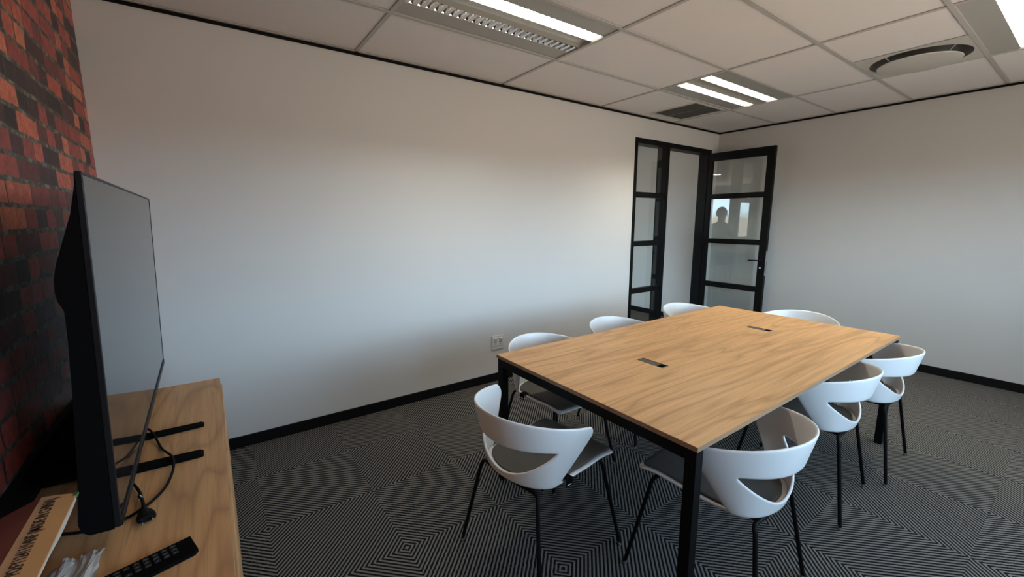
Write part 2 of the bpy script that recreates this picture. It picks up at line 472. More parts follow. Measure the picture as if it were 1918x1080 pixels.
# ------------------------------------------------------------------ ceiling fittings
def fixture(name, x0, y0, lit, label):
    """recessed two-strip troffer, 1200 along x, 600 along y; y0 is its edge near the grey wall"""
    t = thing(name, label, 'ceiling light', (x0+.6, y0-.3, H), 0, 'recessed fluorescent ceiling lights')
    a = .588; b = .288
    hs = MB()
    zt = .10
    hs.box(-.6, .6, -.3, .3, zt, zt+.01); hs.box(-.6, -a, -.3, .3, .0, zt); hs.box(a, .6, -.3, .3, .0, zt)
    hs.box(-a, a, -.3, -b, .0, zt); hs.box(-a, a, b, .3, .0, zt)
    hs.build('housing', M['lamp_panel'], t)
    pn = MB()
    pn.box(-a, a, .155, b, .004, .008); pn.box(-a, a, -b, -.155, .004, .008)
    pn.build('side_panel', M['lamp_panel'], t)
    md = MB()
    poly = []
    for k in range(9):
        q = -.060+.120*k/8
        poly.append((q, .004+.020*(1-(q/.060)**2)))
    poly += [(.060, .030), (-.060, .030)]
    md.prism(poly, 0, -a, a)
    md.build('centre_reflector', M['reflector'], t)
    for s, on in ((1, lit[0]), (-1, lit[1])):
        yc = .1075*s
        tr = MB()                                         # parabolic trough
        row = []
        for k in range(13):
            q = -.0475+.095*k/12
            row.append((q, .006+.062*(1-(q/.0475)**2)))
        tr.grid([[(-a+.012, yc+q, z) for q, z in row], [(a-.012, yc+q, z) for q, z in row]])
        lv = tr.build('reflector', M['reflector'] if on else M['louvre'], t, normals=False)
        nb = 24
        for k in range(nb+1):                             # cross blades, V section
            x = -a+.02+(2*a-.04)*k/nb; bl = MB()
            if on: bl.box(x-.0009, x+.0009, yc-.044, yc+.044, .002, .026)
            else: bl.prism([(x-.0125, .004), (x, -.001), (x+.0125, .004), (x+.0015, .045), (x-.0015, .045)], 1, yc-.044, yc+.044)
            bl.build('louvre_blade', M['lit_louvre'] if on else M['louvre'], lv)
        MB().tube([(-a+.03, yc, .044), (a-.03, yc, .044)], .0125 if on else .008, 14).build('tube', M['tube'] if on else M['tube_off'], lv)
    return t
fixture('ceiling_light', -4.6433, P1, (False, True), 'recessed ceiling light over the long wall with only one strip lit')
fixture('ceiling_light', -2.2433, P1, (True, True), 'small-looking ceiling light near the doorway with both strips lit')
fixture('ceiling_light', -2.2433, P1-1.8, (True, True), 'ceiling light at the upper right edge beside the round air diffuser')

d = thing('ceiling_air_diffuser', 'square plate with a round air diffuser in the ceiling', 'air vent', (-1.3433, P1-1.5, H))
pl = MB(); n = 64; hs = .301
ring = []; R0 = .270
for k in range(n):
    a = 2*PI*k/n; ca, sa = math.cos(a), math.sin(a)
    m = max(abs(ca), abs(sa))
    ring.append(((R0*ca, R0*sa), (hs*ca/m, hs*sa/m)))
vs = [(p[0][0], p[0][1], -.002) for p in ring]+[(p[1][0], p[1][1], -.002) for p in ring]
pl._add(vs, [(k, (k+1) % n, n+(k+1) % n, n+k) for k in range(n)])
pl.build('face_plate', M['diff'], d, normals=False)
MB().lathe([(R0, -.002), (R0-.012, .012), (R0-.03, .035), (R0-.06, .058), (R0-.10, .064), (.001, .064)], n=64).build('cone', M['grille'], d)
MB().lathe([(.001, -.034), (.212, -.034), (.224, -.031), (.227, -.026), (.222, -.022), (.001, -.021)], n=64).build('disc', M['diff'], d)
for k in range(4):
    a = PI/4+k*PI/2+.2
    MB().tube([(.2*math.cos(a), .2*math.sin(a), -.024), (.25*math.cos(a), .25*math.sin(a), .012)], .003, 6).build('bracket', M['diff'], d)

gx0, gx1, gy0, gy1 = -1.615, -1.085, -.655, -.125
gr = thing('return_air_grille', 'dark square return air grille in the ceiling near the doorway', 'air vent', ((gx0+gx1)/2, (gy0+gy1)/2, H))
f = MB(); hw = (gx1-gx0)/2
for x0, x1, y0, y1 in ((-hw, hw, hw-.022, hw), (-hw, hw, -hw, -hw+.022), (-hw, -hw+.022, -hw+.022, hw-.022), (hw-.022, hw, -hw+.022, hw-.022)):
    f.box(x0, x1, y0, y1, -.005, .003)
f.build('frame', M['diff'], gr)
f = MB()
k = -hw+.03
while k < hw-.03:
    f.prism([(k, -.002), (k+.009, .012), (k+.0105, .012), (k+.0015, -.002)], 0, -hw+.022, hw-.022); k += .0125
f.box(-.004, .004, -hw+.022, hw-.022, -.002, .012)
f.build('louvre_blades', M['grille'], gr)
f = MB(); f.box(-hw+.02, hw-.02, -hw+.02, hw-.02, .06, .07)
for x0, x1, y0, y1 in ((-hw+.012, -hw+.02, -hw+.02, hw-.02), (hw-.02, hw-.012, -hw+.02, hw-.02), (-hw+.02, hw-.02, -hw+.012, -hw+.02), (-hw+.02, hw-.02, hw-.02, hw-.012)):
    f.box(x0, x1, y0, y1, .004, .07)
f.build('duct_box', M['dark'], gr)

# ------------------------------------------------------------------ wall socket
ws = thing('wall_socket', 'white double wall socket on the long wall behind the table corner', 'socket', (-3.504, 0, .365))
MB().box(-.063, .063, -.010, 0, -.065, .065, .003).build('faceplate', M['socket'], ws)
for s in (-1, 1):
    r = MB(); r.prism([(-.0101, .012), (-.020, .040), (-.0101, .046)], 0, s*.028-.016, s*.028+.016)
    r.build('rocker_switch', M['socket'], ws)
    MB().box(s*.028-.014, s*.028+.014, -.0105, -.0101, .003, .010).build('socket_slot', M['socket_d'], ws)
    for dx, dz in ((0, -.012), (-.011, -.034), (.011, -.034)):
        MB().tube([(s*.028+dx, -.0101, dz), (s*.028+dx, -.0106, dz)], .0042, 12).build('socket_hole', M['socket_d'], ws)
MB().tube([(0, -.0101, .053), (0, -.0107, .053)], .003, 10).build('screw', M['steel'], ws)

# ------------------------------------------------------------------ conference table
TX0, TX1, TY0, TY1, TZ = -4.338, -2.0315, -2.441, -1.257, .74
tb = thing('conference_table', 'long oak-topped conference table with black steel frame', 'table', ((TX0+TX1)/2, (TY0+TY1)/2, 0))
hx, hy = (TX1-TX0)/2, (TY1-TY0)/2
t = MB()
boxes = [(-3.757-(TX0+TX1)/2, -1.842-(TY0+TY1)/2), (-2.578-(TX0+TX1)/2, -1.832-(TY0+TY1)/2)]
t.mi = 0
bx, by = .0255, .077
xsplit = [-hx, boxes[0][0]-bx, boxes[0][0]+bx, boxes[1][0]-bx, boxes[1][0]+bx, hx]
for i in range(5):
    if i in (1, 3):
        yb = boxes[0 if i == 1 else 1][1]
        t.box(xsplit[i], xsplit[i+1], -hy, yb-by, TZ-.018, TZ); t.box(xsplit[i], xsplit[i+1], yb+by, hy, TZ-.018, TZ)
    else:
        t.box(xsplit[i], xsplit[i+1], -hy, hy, TZ-.018, TZ)
t.weld(1e-6)
top = t.build('tabletop', M['table'], tb)
e = MB(); th = .0012
e.box(-hx-th, -hx, -hy-th, hy+th, TZ-.018, TZ-.0004); e.box(hx, hx+th, -hy-th, hy+th, TZ-.018, TZ-.0004)
e.box(-hx, hx, -hy-th, -hy, TZ-.018, TZ-.0004); e.box(-hx, hx, hy, hy+th, TZ-.018, TZ-.0004)
e.build('edge_band', M['tedge'], top)
lw = .042; zr0, zr1 = TZ-.062, TZ-.019
for sx in (-1, 1):
    for sy in (-1, 1):
        x0 = sx*(hx-.004); x1 = x0-sx*lw; y0 = sy*(hy-.004); y1 = y0-sy*lw
        MB().box(min(x0, x1), max(x0, x1), min(y0, y1), max(y0, y1), .004, zr1, .002).build('leg', M['black'], tb)
for sy in (-1, 1):
    y0 = sy*.24; y1 = y0-sy*.04
    MB().box(-hx+.035, hx-.035, min(y0, y1), max(y0, y1), zr0, zr1).build('beam', M['black'], tb)
for sx in (-1, 1):
    x0 = sx*(hx-.004); x1 = x0-sx*.03
    MB().box(min(x0, x1), max(x0, x1), -hy+.004+lw, hy-.004-lw, zr0, zr1).build('rail', M['black'], tb)
for (px, py) in boxes:
    pb = MB()
    pb.box(px-bx, px+bx, py-by, py+by, TZ-.05, TZ-.045); pb.box(px-bx, px-bx+.002, py-by, py+by, TZ-.045, TZ+.0008); pb.box(px+bx-.002, px+bx, py-by, py+by, TZ-.045, TZ+.0008)
    pb.box(px-bx+.002, px+bx-.002, py-by, py-by+.002, TZ-.045, TZ+.0008); pb.box(px-bx+.002, px+bx-.002, py+by-.002, py+by, TZ-.045, TZ+.0008)
    p = pb.build('power_box', M['dark'], tb)
    MB().box(px-bx+.0025, px+bx-.0025, py-by+.042, py+by-.0025, TZ-.004, TZ-.0005, .0008).build('lid', M['lid'], p)
    MB().box(px-bx+.0025, px+bx-.0025, py-by+.0025, py-by+.010, TZ-.006, TZ-.0012).build('lip', M['lid'], p)

# ------------------------------------------------------------------ chairs
def smooth_interp(pts, x):
    if x <= pts[0][0]: return pts[0][1]
    for (a, fa), (b, fb) in zip(pts, pts[1:]):
        if x <= b:
            t = (x-a)/(b-a); t = t*t*(3-2*t)*.5+t*.5
            return fa+(fb-fa)*t
    return pts[-1][1]
ZS = [(-.227, .452), (-.17, .442), (-.08, .438), (.05, .444), (.12, .453), (.18, .459), (.215, .459), (.25, .452)]
def seat_w(Y, inset=0):
    if Y < -.125:
        q = min(1, (-.125-Y)/.102); w = .195*math.sqrt(max(0, 1-q*q))
    else:
        w = .195+.018*min(1, (Y+.125)/.33)
    r = .028
    if Y > .25-r:
        q = (Y-(.25-r))/r; w -= r*(1-math.sqrt(max(0, 1-q*q)))
    return max(w-inset, .004)
def seat_grid(inset, dz, nl=18):
    rows = []
    y0, y1 = -.224+inset, .25-inset
    Ys = []
    for k in range(7): Ys.append(y0+(-.125-y0)*(1-math.cos(PI/2*k/6)))
    for k in range(1, 12): Ys.append(-.125+(y1-.03+.125)*k/11)
    for q in (.35, .65, .85, 1.0): Ys.append(y1-.03+.03*q)
    for Y in Ys:
        w = seat_w(Y+(inset if Y > .2 else (-inset if Y < -.125 else 0)), inset)
        row = []
        for k in range(nl+1):
            tt = -1+2*k/nl; tt = math.sin(tt*PI/2)*.5+tt*.5
            x = tt*w
            front = .006*(1-tt*tt)*max(0, (Y-.15)/.1)
            row.append((x, Y+front, smooth_interp(ZS, Y)+.010*(x/.2)**2*(1 if Y < .15 else max(0, (.25-Y)/.1))+dz))
        rows.append(row)
    return rows
def back_pt(u, v):
    ph = u*PI/2
    um = 1-.085*max(0, (v-.76)/.24)**2.4
    ph *= um
    s, c = math.sin(ph), math.cos(ph)
    bx, by, bz = .195*s, -.125-.102*c, .438+.002*abs(s)**4
    tx_, ty_, tz_ = .287*s, .018-.320*c, .690+.048*c**1.3
    k = v**.92
    x = bx+(tx_-bx)*k; y = by+(ty_-by)*k; z = bz+(tz_-bz)*v
    return (x, y, z)
def make_chair(label):
    t = thing('chair', label, 'chair', group='white shell chairs around the table')
    m = MB(); m.grid(seat_grid(0, 0))
    so = m.build('seat', M['shell'], t, angle=180)
    md = so.modifiers.new('thick', 'SOLIDIFY'); md.thickness = .011; md.offset = -1 if so.data.polygons[len(so.data.polygons)//2].normal.z > 0 else 1
    md = so.modifiers.new('round', 'SUBSURF'); md.levels = md.render_levels = 1
    # wrap-around backrest with the smile-shaped opening
    uh = .69; m = MB()
    us = [-1+2*k/56 for k in range(57)]
    us = sorted(set([round(u, 4) for u in us if abs(abs(u)-uh) > .02]+[-uh, uh, -uh*.985, uh*.985]))
    def vL(u):
        if abs(u) >= uh: return .60
        q = abs(u)/uh; return .60-.490*(1-q**1.9)**.80
    def vU(u):
        if abs(u) >= uh: return .60
        q = abs(u)/uh; return .60+.030*(1-q**8)-.075*(1-q**2)
    nl, nu = 8, 8
    m.grid([[back_pt(u, vL(u)*k/nl) for u in us] for k in range(nl+1)])
    m.grid([[back_pt(u, vU(u)+(1-vU(u))*k/nu) for u in us] for k in range(nu+1)])
    m.weld(2e-5)
    bo = m.build('backrest', M['shell'], t, angle=180)
    md = bo.modifiers.new('thick', 'SOLIDIFY'); md.thickness = .0105; md.offset = 0
    md = bo.modifiers.new('round', 'SUBSURF'); md.levels = md.render_levels = 1
    m = MB(); m.grid(seat_grid(.013, .0005))
    po = m.build('seat_pad', M['pad'], t, angle=180)
    md = po.modifiers.new('thick', 'SOLIDIFY'); md.thickness = .010; md.offset = 1 if po.data.polygons[len(po.data.polygons)//2].normal.z > 0 else -1
    md = po.modifiers.new('round', 'SUBSURF'); md.levels = md.render_levels = 1
    r = .0085
    for s in (-1, 1):
        m = MB(); m.tube([(s*.252, -.262, .012), (s*.178, -.205, .396), (s*.172, -.198, .413), (s*.160, -.196, .4225), (s*.145, -.198, .4255)], r)
        lg = m.build('leg', M['black'], t)
        MB().tube([(s*.2525, -.2625, .0), (s*.2515, -.2615, .006), (s*.249, -.259, .020)], [.0075, .0095, .0092], 10).build('glide', M['glide'], lg)
        m = MB(); m.tube([(s*.247, .262, .012), (s*.186, .190, .405), (s*.181, .182, .420), (s*.168, .172, .4305), (s*.15, .165, .433)], r)
        lg = m.build('leg', M['black'], t)
        MB().tube([(s*.2475, .2625, .0), (s*.2465, .2615, .006), (s*.244, .259, .020)], [.0075, .0095, .0092], 10).build('glide', M['glide'], lg)
    m = MB()
    m.tube([(-.145, -.198, .4255), (-.08, -.206, .4265), (0, -.209, .427), (.08, -.206, .4265), (.145, -.198, .4255)], r)
    m.build('rear_crossbar', M['black'], t)
    m = MB(); m.tube([(-.15, .165, .433), (0, .165, .434), (.15, .165, .433)], r); m.build('front_crossbar', M['black'], t)
    for s in (-1, 1):
        m = MB(); m.tube([(s*.13, -.20, .420), (s*.13, -.05, .418), (s*.13, .06, .424), (s*.13, .165, .434)], .006, 8); m.build('under_rail', M['black'], t)
    # small black fabric tag hanging from the right edge of the seat
    m = MB(); m.box(.178, .2145, -.082, -.044, .4575, .4595); m.box(.2125, .2145, -.082, -.044, .424, .4575)
    tg = m.build('fabric_tag', M['tvback'], t)
    m = MB(); m.box(.2146, .2149, -.075, -.052, .431, .4345); m.build('tag_mark', M['white_mark'], tg)
    return t
D2 = math.radians
chairs = [  # x, y, heading (local +Y = facing), label
    (-4.452, -1.791, -90+6.0, 'white shell chair at the near short end of the table, facing away along it'),
    (-3.964, -2.334, 4.5, 'white shell chair behind the nearest table leg, first along the right long side'),
    (-3.000, -2.277, 5.0, 'white shell chair in the middle of the right long side of the table'),
    (-2.378, -2.313, 2.5, 'white shell chair beside the far right table leg, last on the right long side'),
    (-3.935, -1.300, 181, 'white shell chair beside the wall socket, first along the long wall side'),
    (-3.183, -1.245, 181, 'white shell chair along the long wall side, between two others, only its back showing'),
    (-2.285, -1.232, 173, 'white shell chair under the doorway, farthest along the long wall side of the table'),
    (-1.940, -1.800, 93, 'white shell chair at the far short end of the table before the right wall'),
]
proto = make_chair(chairs[0][3])
for i, (x, y, a, lb) in enumerate(chairs):
    o = proto if i == 0 else copy_tree(proto)
    o.location = (x, y, 0); o.rotation_euler = (0, 0, D2(a)); o['label'] = lb

# ------------------------------------------------------------------ credenza
CZ = .745; CX0, CX1 = -L+.004, -5.590; CY0, CY1 = -3.05, -.805
cr = thing('credenza', 'low oak credenza along the brick wall carrying the television', 'cabinet', ((CX0+CX1)/2, (CY0+CY1)/2, 0))
ox, oy = (CX0+CX1)/2, (CY0+CY1)/2; hx, hy = (CX1-CX0)/2, (CY1-CY0)/2
tp = MB().box(-hx, hx, -hy, hy, CZ-.025, CZ).build('top', M['cred'], cr)
MB().box(hx, hx+.0012, -hy, hy, CZ-.025, CZ-.0005).build('edge_band', M['cedge'], tp)
b = MB(); b.box(-hx, hx-.022, -hy+.001, -hy+.019, .06, CZ-.026); b.box(-hx, hx-.022, hy-.019, hy-.001, .06, CZ-.026)
b.box(-hx, -hx+.012, -hy+.019, hy-.019, .06, CZ-.026); b.box(-hx+.012, hx-.022, -hy+.019, hy-.019, .06, .078)
b.box(-hx+.012, hx-.022, -.009, .009, .078, CZ-.026)
b.build('carcass', M['cred'], cr)
MB().box(-hx+.02, hx-.05, -hy+.02, hy-.02, 0, .06).build('plinth', M['blacktrim'], cr)
nd = 4; dw = 2*hy/nd
for k in range(nd):
    y0 = -hy+k*dw
    dr = MB().box(hx-.012, hx+.007, y0+.002, y0+dw-.002, .065, CZ-.028, .001).build('door', M['cred'], cr)

# ------------------------------------------------------------------ television
TVW, TVH = 1.373, .774
tv = thing('television', 'large black flat screen television standing on the credenza', 'television', (-5.798, -1.2385, CZ))
tv.rotation_euler = (0, math.radians(1.98), D2(.55))
Z0 = .049
# local: x towards the room (screen face at x=0), y along the width, z up
fb = MB(); bz = .009
for y0, y1, z0, z1 in ((-TVW/2, -TVW/2+bz, Z0, Z0+TVH), (TVW/2-bz*.4, TVW/2, Z0, Z0+TVH), (-TVW/2+bz, TVW/2-bz*.4, Z0+TVH-.006, Z0+TVH)):
    fb.box(-.010, .001, y0, y1, z0, z1, .0012)
fb.box(-.010, .003, -TVW/2+bz, TVW/2-bz*.4, Z0-.004, Z0+.014, .0015)
fb.build('bezel', M['bezel'], tv)
MB().box(-.009, -.0005, -TVW/2+bz, TVW/2-bz*.4, Z0+.0145, Z0+TVH-.0065).build('screen', M['screen'], tv)
prof = [(-.0105, 1.0), (-.012, .965), (-.021, .893), (-.034, .826), (-.047, .758), (-.051, .725), (-.052, .69), (-.050, .668), (-.043, .640), (-.043, .56), (-.046, .40), (-.052, .19), (-.060, .038), (-.056, .012), (-.045, -.002), (-.0105, -.004)]
bk = MB(); n = len(prof); K = [(-1, 0), (-.985, 1), (.985, 1), (1, 0)]
vs = []
for s, full in K:
    for q, zz in prof:
        q = -.0105+(q+.0105)*1.16; xx = q if full else -.0105+(q+.0105)*.97
        vs.append((xx, s*(TVW/2-.001), Z0+TVH*zz*(1 if full else .997)))
fs = []
for a in range(3):
    for k in range(n):
        fs.append((a*n+k, a*n+(k+1) % n, (a+1)*n+(k+1) % n, (a+1)*n+k))
fs += [tuple(range(n)), tuple(range(3*n, 4*n))]
bk._add(vs, fs, True)
bk.build('back_cover', M['tvback'], tv, angle=50)
# feet are levelled on the credenza in world space, children of the television
bpy.context.view_layer.update()
inv = tv.matrix_world.inverted()
for (yt, yb, wt, wb) in ((-1.329, -1.333, .034, .044), (-1.562, -1.553, .042, .050)):
    m = MB()
    xt, xb = -5.645, -5.895
    P = []
    for q, wd, hgt in ((0, wt*.8, .007), (.03, wt, .010), (.5, (wt+wb)/2, .011), (1, wb, .011)):
        x = xt+(xb-xt)*q; y = yt+(yb-yt)*q
        P.append([(x, y-wd/2, CZ+.0004), (x, y-wd/2, CZ+hgt*.6), (x, y-wd/2+.004, CZ+hgt), (x, y+wd/2-.004, CZ+hgt), (x, y+wd/2, CZ+hgt*.6), (x, y+wd/2, CZ+.0004)])
    vs = [v for r_ in P for v in r_]; fs = []
    for i in range(3):
        for k in range(6):
            fs.append((i*6+k, i*6+(k+1) % 6, (i+1)*6+(k+1) % 6, (i+1)*6+k))
    fs += [tuple(range(6)), tuple(range(18, 24))]
    m._add(vs, fs)
    m.prism([(-5.900, CZ+.010), (-5.868, CZ+.010), (-5.845, CZ+.062), (-5.875, CZ+.062)], 1, (yt+yb)/2-.018, (yt+yb)/2+.018)
    for v in m.bm.verts: v.co = inv @ v.co
    m.build('foot', M['tvback'], tv)

bb = thing('equipment_box', 'low black box behind the television', 'box', (-5.955, -1.25, CZ))  # plain black box filling the space between wall and television
MB().box(-.048, .040, -.285, .245, .004, .072, .006).build('body', M['tvback'], bb)
for dx in (-.035, .028):
    for dy in (-.26, .22):
        MB().tube([(dx, dy, 0), (dx, dy, .005)], .006, 10).build('rubber_foot', M['rubber'], bb)

# ------------------------------------------------------------------ power cord with two-pin plug
def spline(pts, n=8):
    P = [Vector(p) for p in pts]; P = [2*P[0]-P[1]]+P+[2*P[-1]-P[-2]]; out = []
    for i in range(1, len(P)-2):
        for k in range(n):
            t = k/n
            out.append(.5*((2*P[i])+(-P[i-1]+P[i+1])*t+(2*P[i-1]-5*P[i]+4*P[i+1]-P[i+2])*t*t+(-P[i-1]+3*P[i]-3*P[i+1]+P[i+2])*t**3))
    out.append(P[-2]); return out
pc = thing('power_cord', 'black looped power cord with two-pin plug on the credenza', 'power cord', (-5.76, -1.70, CZ))
def off(p): return (p[0]+5.76, p[1]+1.70, p[2]-CZ)
zc = CZ+.0045
over = CZ+.016
loop = [(-5.89, -1.23, zc), (-5.855, -1.238, zc), (-5.807, -1.284, over), (-5.783, -1.345, over), (-5.756, -1.449, zc), (-5.738, -1.515, over-.001), (-5.722, -1.56, over+.001), (-5.716, -1.605, over-.002), (-5.718, -1.65, zc+.003),
        (-5.729, -1.714, zc), (-5.750, -1.765, zc), (-5.778, -1.803, zc+.001), (-5.803, -1.818, zc), (-5.843, -1.824, zc), (-5.885, -1.815, zc), (-5.93, -1.79, zc)]
MB().tube([off(p) for p in spline(loop)], .0034, 8).build('cable', M['rubber'], pc)
short = [(-5.90, -1.625, zc+.002), (-5.85, -1.622, zc+.003), (-5.812, -1.638, zc+.006), (-5.786, -1.700, zc+.004), (-5.772, -1.765, zc+.006), (-5.766, -1.800, zc+.006)]
MB().tube([off(p) for p in spline(short)], .0036, 8).build('cable', M['rubber'], pc)
MB().tube([off((-5.7805, -1.738, zc+.005)), off((-5.7755, -1.752, zc+.0055))], .0052, 10).build('cable_tie', M['chrome'], pc)
ang = math.atan2(-1.876+1.80, -5.752+5.766)
Mp = Matrix.Translation(Vector(off((-5.766, -1.800, CZ+.011)))) @ Matrix.Rotation(ang, 4, 'Z')
pg = MB()
sec = [(.0, .005, .005), (.018, .007, .006), (.030, .014, .0075), (.048, .0185, .0085), (.058, .0185, .0085), (.062, .016, .0075)]
vs = []; n = 12
for x, a, b_ in sec:
    for k in range(n):
        an = 2*PI*k/n
        ca, sa = math.cos(an), math.sin(an)
        vs.append(Mp @ Vector((x, a*math.copysign(abs(ca)**.6, ca), b_*math.copysign(abs(sa)**.6, sa))))
fs = [(i*n+k, i*n+(k+1) % n, (i+1)*n+(k+1) % n, (i+1)*n+k) for i in range(len(sec)-1) for k in range(n)]
fs += [tuple(range(n)), tuple(range((len(sec)-1)*n, len(sec)*n))]
pg._add(vs, fs, True)
plug = pg.build('plug', M['rubber'], pc)
for s in (-1, 1):
    MB().tube([Mp @ Vector((.060, s*.0095, 0)), Mp @ Vector((.081, s*.0092, 0))], [.0023, .0020], 8).build('pin', M['chrome'], plug)

# ------------------------------------------------------------------ carton with printed lettering
bxz = .920
box = thing('cardboard_box', 'printed brown cardboard box with an open flap on the credenza, bottom left', 'box', (-5.93, -2.2, CZ))
def ob(x, y, z): return (x+5.93, y+2.2, z-CZ)
FY, NY = -1.946, -2.50
def slab(m_, x0, z0, x1, z1, th, y0, y1, skew=0):
    """thin board between two edges running along y"""
    nx, nz = -(z1-z0), (x1-x0); l_ = math.hypot(nx, nz); nx, nz = nx/l_*th, nz/l_*th
    vs = []
    for yy, k in ((y0, 0), (y1, 1)):
        sk = skew*k
        vs += [ob(x0, yy, z0), ob(x1, yy+sk, z1), ob(x1-nx, yy+sk, z1-nz), ob(x0-nx, yy, z0-nz)]
    m_._add(vs, [(0, 1, 2, 3), (7, 6, 5, 4), (0, 4, 5, 1), (1, 5, 6, 2), (2, 6, 7, 3), (3, 7, 4, 0)])
m = MB(); m.box(-6.000+5.93, -5.930+5.93, NY+2.2, FY-.01+2.2, 0, .150, .001); m.build('body', M['card_r'], box)
m = MB(); slab(m, -5.950, .897, -5.8925, bxz-.0005, .003, NY, FY+.004); m.build('side_flap', M['card_r'], box)
m = MB(); slab(m, -5.892, bxz, -5.8705, bxz, .004, NY, FY, -.006); pf = m.build('open_flap', M['card_l'], box)
m = MB(); slab(m, -5.8705, bxz, -5.838, bxz-.001, .004, NY, FY-.006, -.012); m.build('kraft_strip', M['card'], pf)
m = MB(); rows = []
for k in range(15):
    y = NY+(FY-.030-NY)*k/14
    b_ = .011*max(0, math.sin(PI*min(1, max(0, (y+2.16)/.19))))
    rows.append([ob(-5.8385, y, bxz-.0052), ob(-5.8372, y, bxz-.0075-b_*.5), ob(-5.840, y, bxz-.0085-b_), ob(-5.846, y, bxz-.0062-b_*.4)])
m.grid(rows); m.build('liner_edge', M['card_w'], pf, normals=False)
MB().box(-5.842+5.93, -5.8355+5.93, FY-.030+2.2, FY-.016+2.2, bxz-.006-CZ, bxz+.0006-CZ, .001).build('tape_end', M['green'], pf)
cu = bpy.data.curves.new('lettering', 'FONT'); cu.body = 'PO:FY12411/14NF (MADE IN CHINA)'; cu.size = .0245; cu.extrude = .0003
cu.align_x = 'LEFT'; cu.align_y = 'BOTTOM'; cu.offset = .0001
tmp = bpy.data.objects.new('tmp_text', cu); COL.objects.link(tmp)
bpy.context.view_layer.update()
me = bpy.data.meshes.new_from_object(tmp.evaluated_get(bpy.context.evaluated_depsgraph_get()))
bpy.data.objects.remove(tmp)
xs_ = [v.co.x for v in me.vertices]; wd = max(xs_)-min(xs_)
TL0, TL1 = -2.196, -1.966
for v in me.vertices:
    xx = (v.co.x-min(xs_))/wd
    v.co = Vector(ob(-5.861+.004*(1-xx)-v.co.y*1.0, TL0+(TL1-TL0)*xx, bxz+.0007+v.co.z))
link('lettering', me, M['ink'], box)

# ------------------------------------------------------------------ crumpled clear plastic bag
bag = MB(); rnd = random.Random(3)
gx, gy = 22, 16; rows = []
hts = [[rnd.random() for _ in range(8)] for _ in range(8)]
def hn(u, v):
    x, y = u*6.99, v*6.99; i, j = int(x), int(y); fx, fy = x-i, y-j
    return (hts[i][j]*(1-fx)+hts[i+1][j]*fx)*(1-fy)+(hts[i][j+1]*(1-fx)+hts[i+1][j+1]*fx)*fy
for i in range(gy+1):
    row = []
    for j in range(gx+1):
        u, v = j/gx, i/gy
        x = -5.915+.095*u+.008*(hn(v, u)-.5); y = -2.20+.275*v-.035*(1-u)*v+.012*(hn(u, .3)-.5)
        z = CZ+.004+.030*hn(u, v)*math.sin(PI*min(1, max(0, u*.9+.08)))*(1-.4*v)+.012*hn((u*2.3) % 1, (v*1.7) % 1)
        row.append((x+5.865, y+2.06, z-CZ))
    rows.append(row)
bag.grid(rows, smooth=False)
bo = bag.build('plastic_bag', M['bag'], None, normals=False); bo.location = (-5.865, -2.06, CZ)
md = bo.modifiers.new('thick', 'SOLIDIFY'); md.thickness = .0006
tag(bo, 'crumpled clear plastic bag on the credenza beside the cardboard box', 'plastic bag')

# ------------------------------------------------------------------ remote control
ra = math.atan2(-1.985+2.035, -5.661+5.84)
rc = thing('remote_control', 'long black remote control with rows of small buttons on the credenza', 'remote control', (-5.6595, -2.017, CZ), ra)
m = MB(); m.prism([(-.235, -.035), (-.008, -.035), (0, -.028), (0, .031), (-.235, .031)], 2, .0, .008)
rb = m.build('body', M['tvback'], rc)
for k in range(12):
    x = -.035-.0155*k
    for j in range(3):
        y = .021-.0125*j
        if k in (5, 9) and j == 1: continue
        b = MB().box(x-.0052, x+.0052, y-.0042, y+.0042, .008, .0092, .0005).build('button', M['button'], rc)
        lm_ = MB()
        if (k+j) % 3 == 0: lm_.box(x-.0025, x+.0025, y-.0006, y+.0006, .00921, .0094)
        elif (k+j) % 3 == 1: lm_.box(x-.0006, x+.0006, y-.0022, y+.0022, .00921, .0094)
        else: lm_.box(x-.0022, x+.001, y-.0016, y-.0004, .00921, .0094)
        lm_.build('legend', M['legend'], b)
st = MB().box(-.012, .012, -.006, .006, 0, .0006).build('sticker', M['sticker'], None); st.location = (-5.802, -2.052, CZ+.0005)
st.location.z = CZ+.0084; st.rotation_euler = (0, 0, .3)
tag(st, 'small pale yellow sticker between the plastic bag and the remote control', 'sticker')

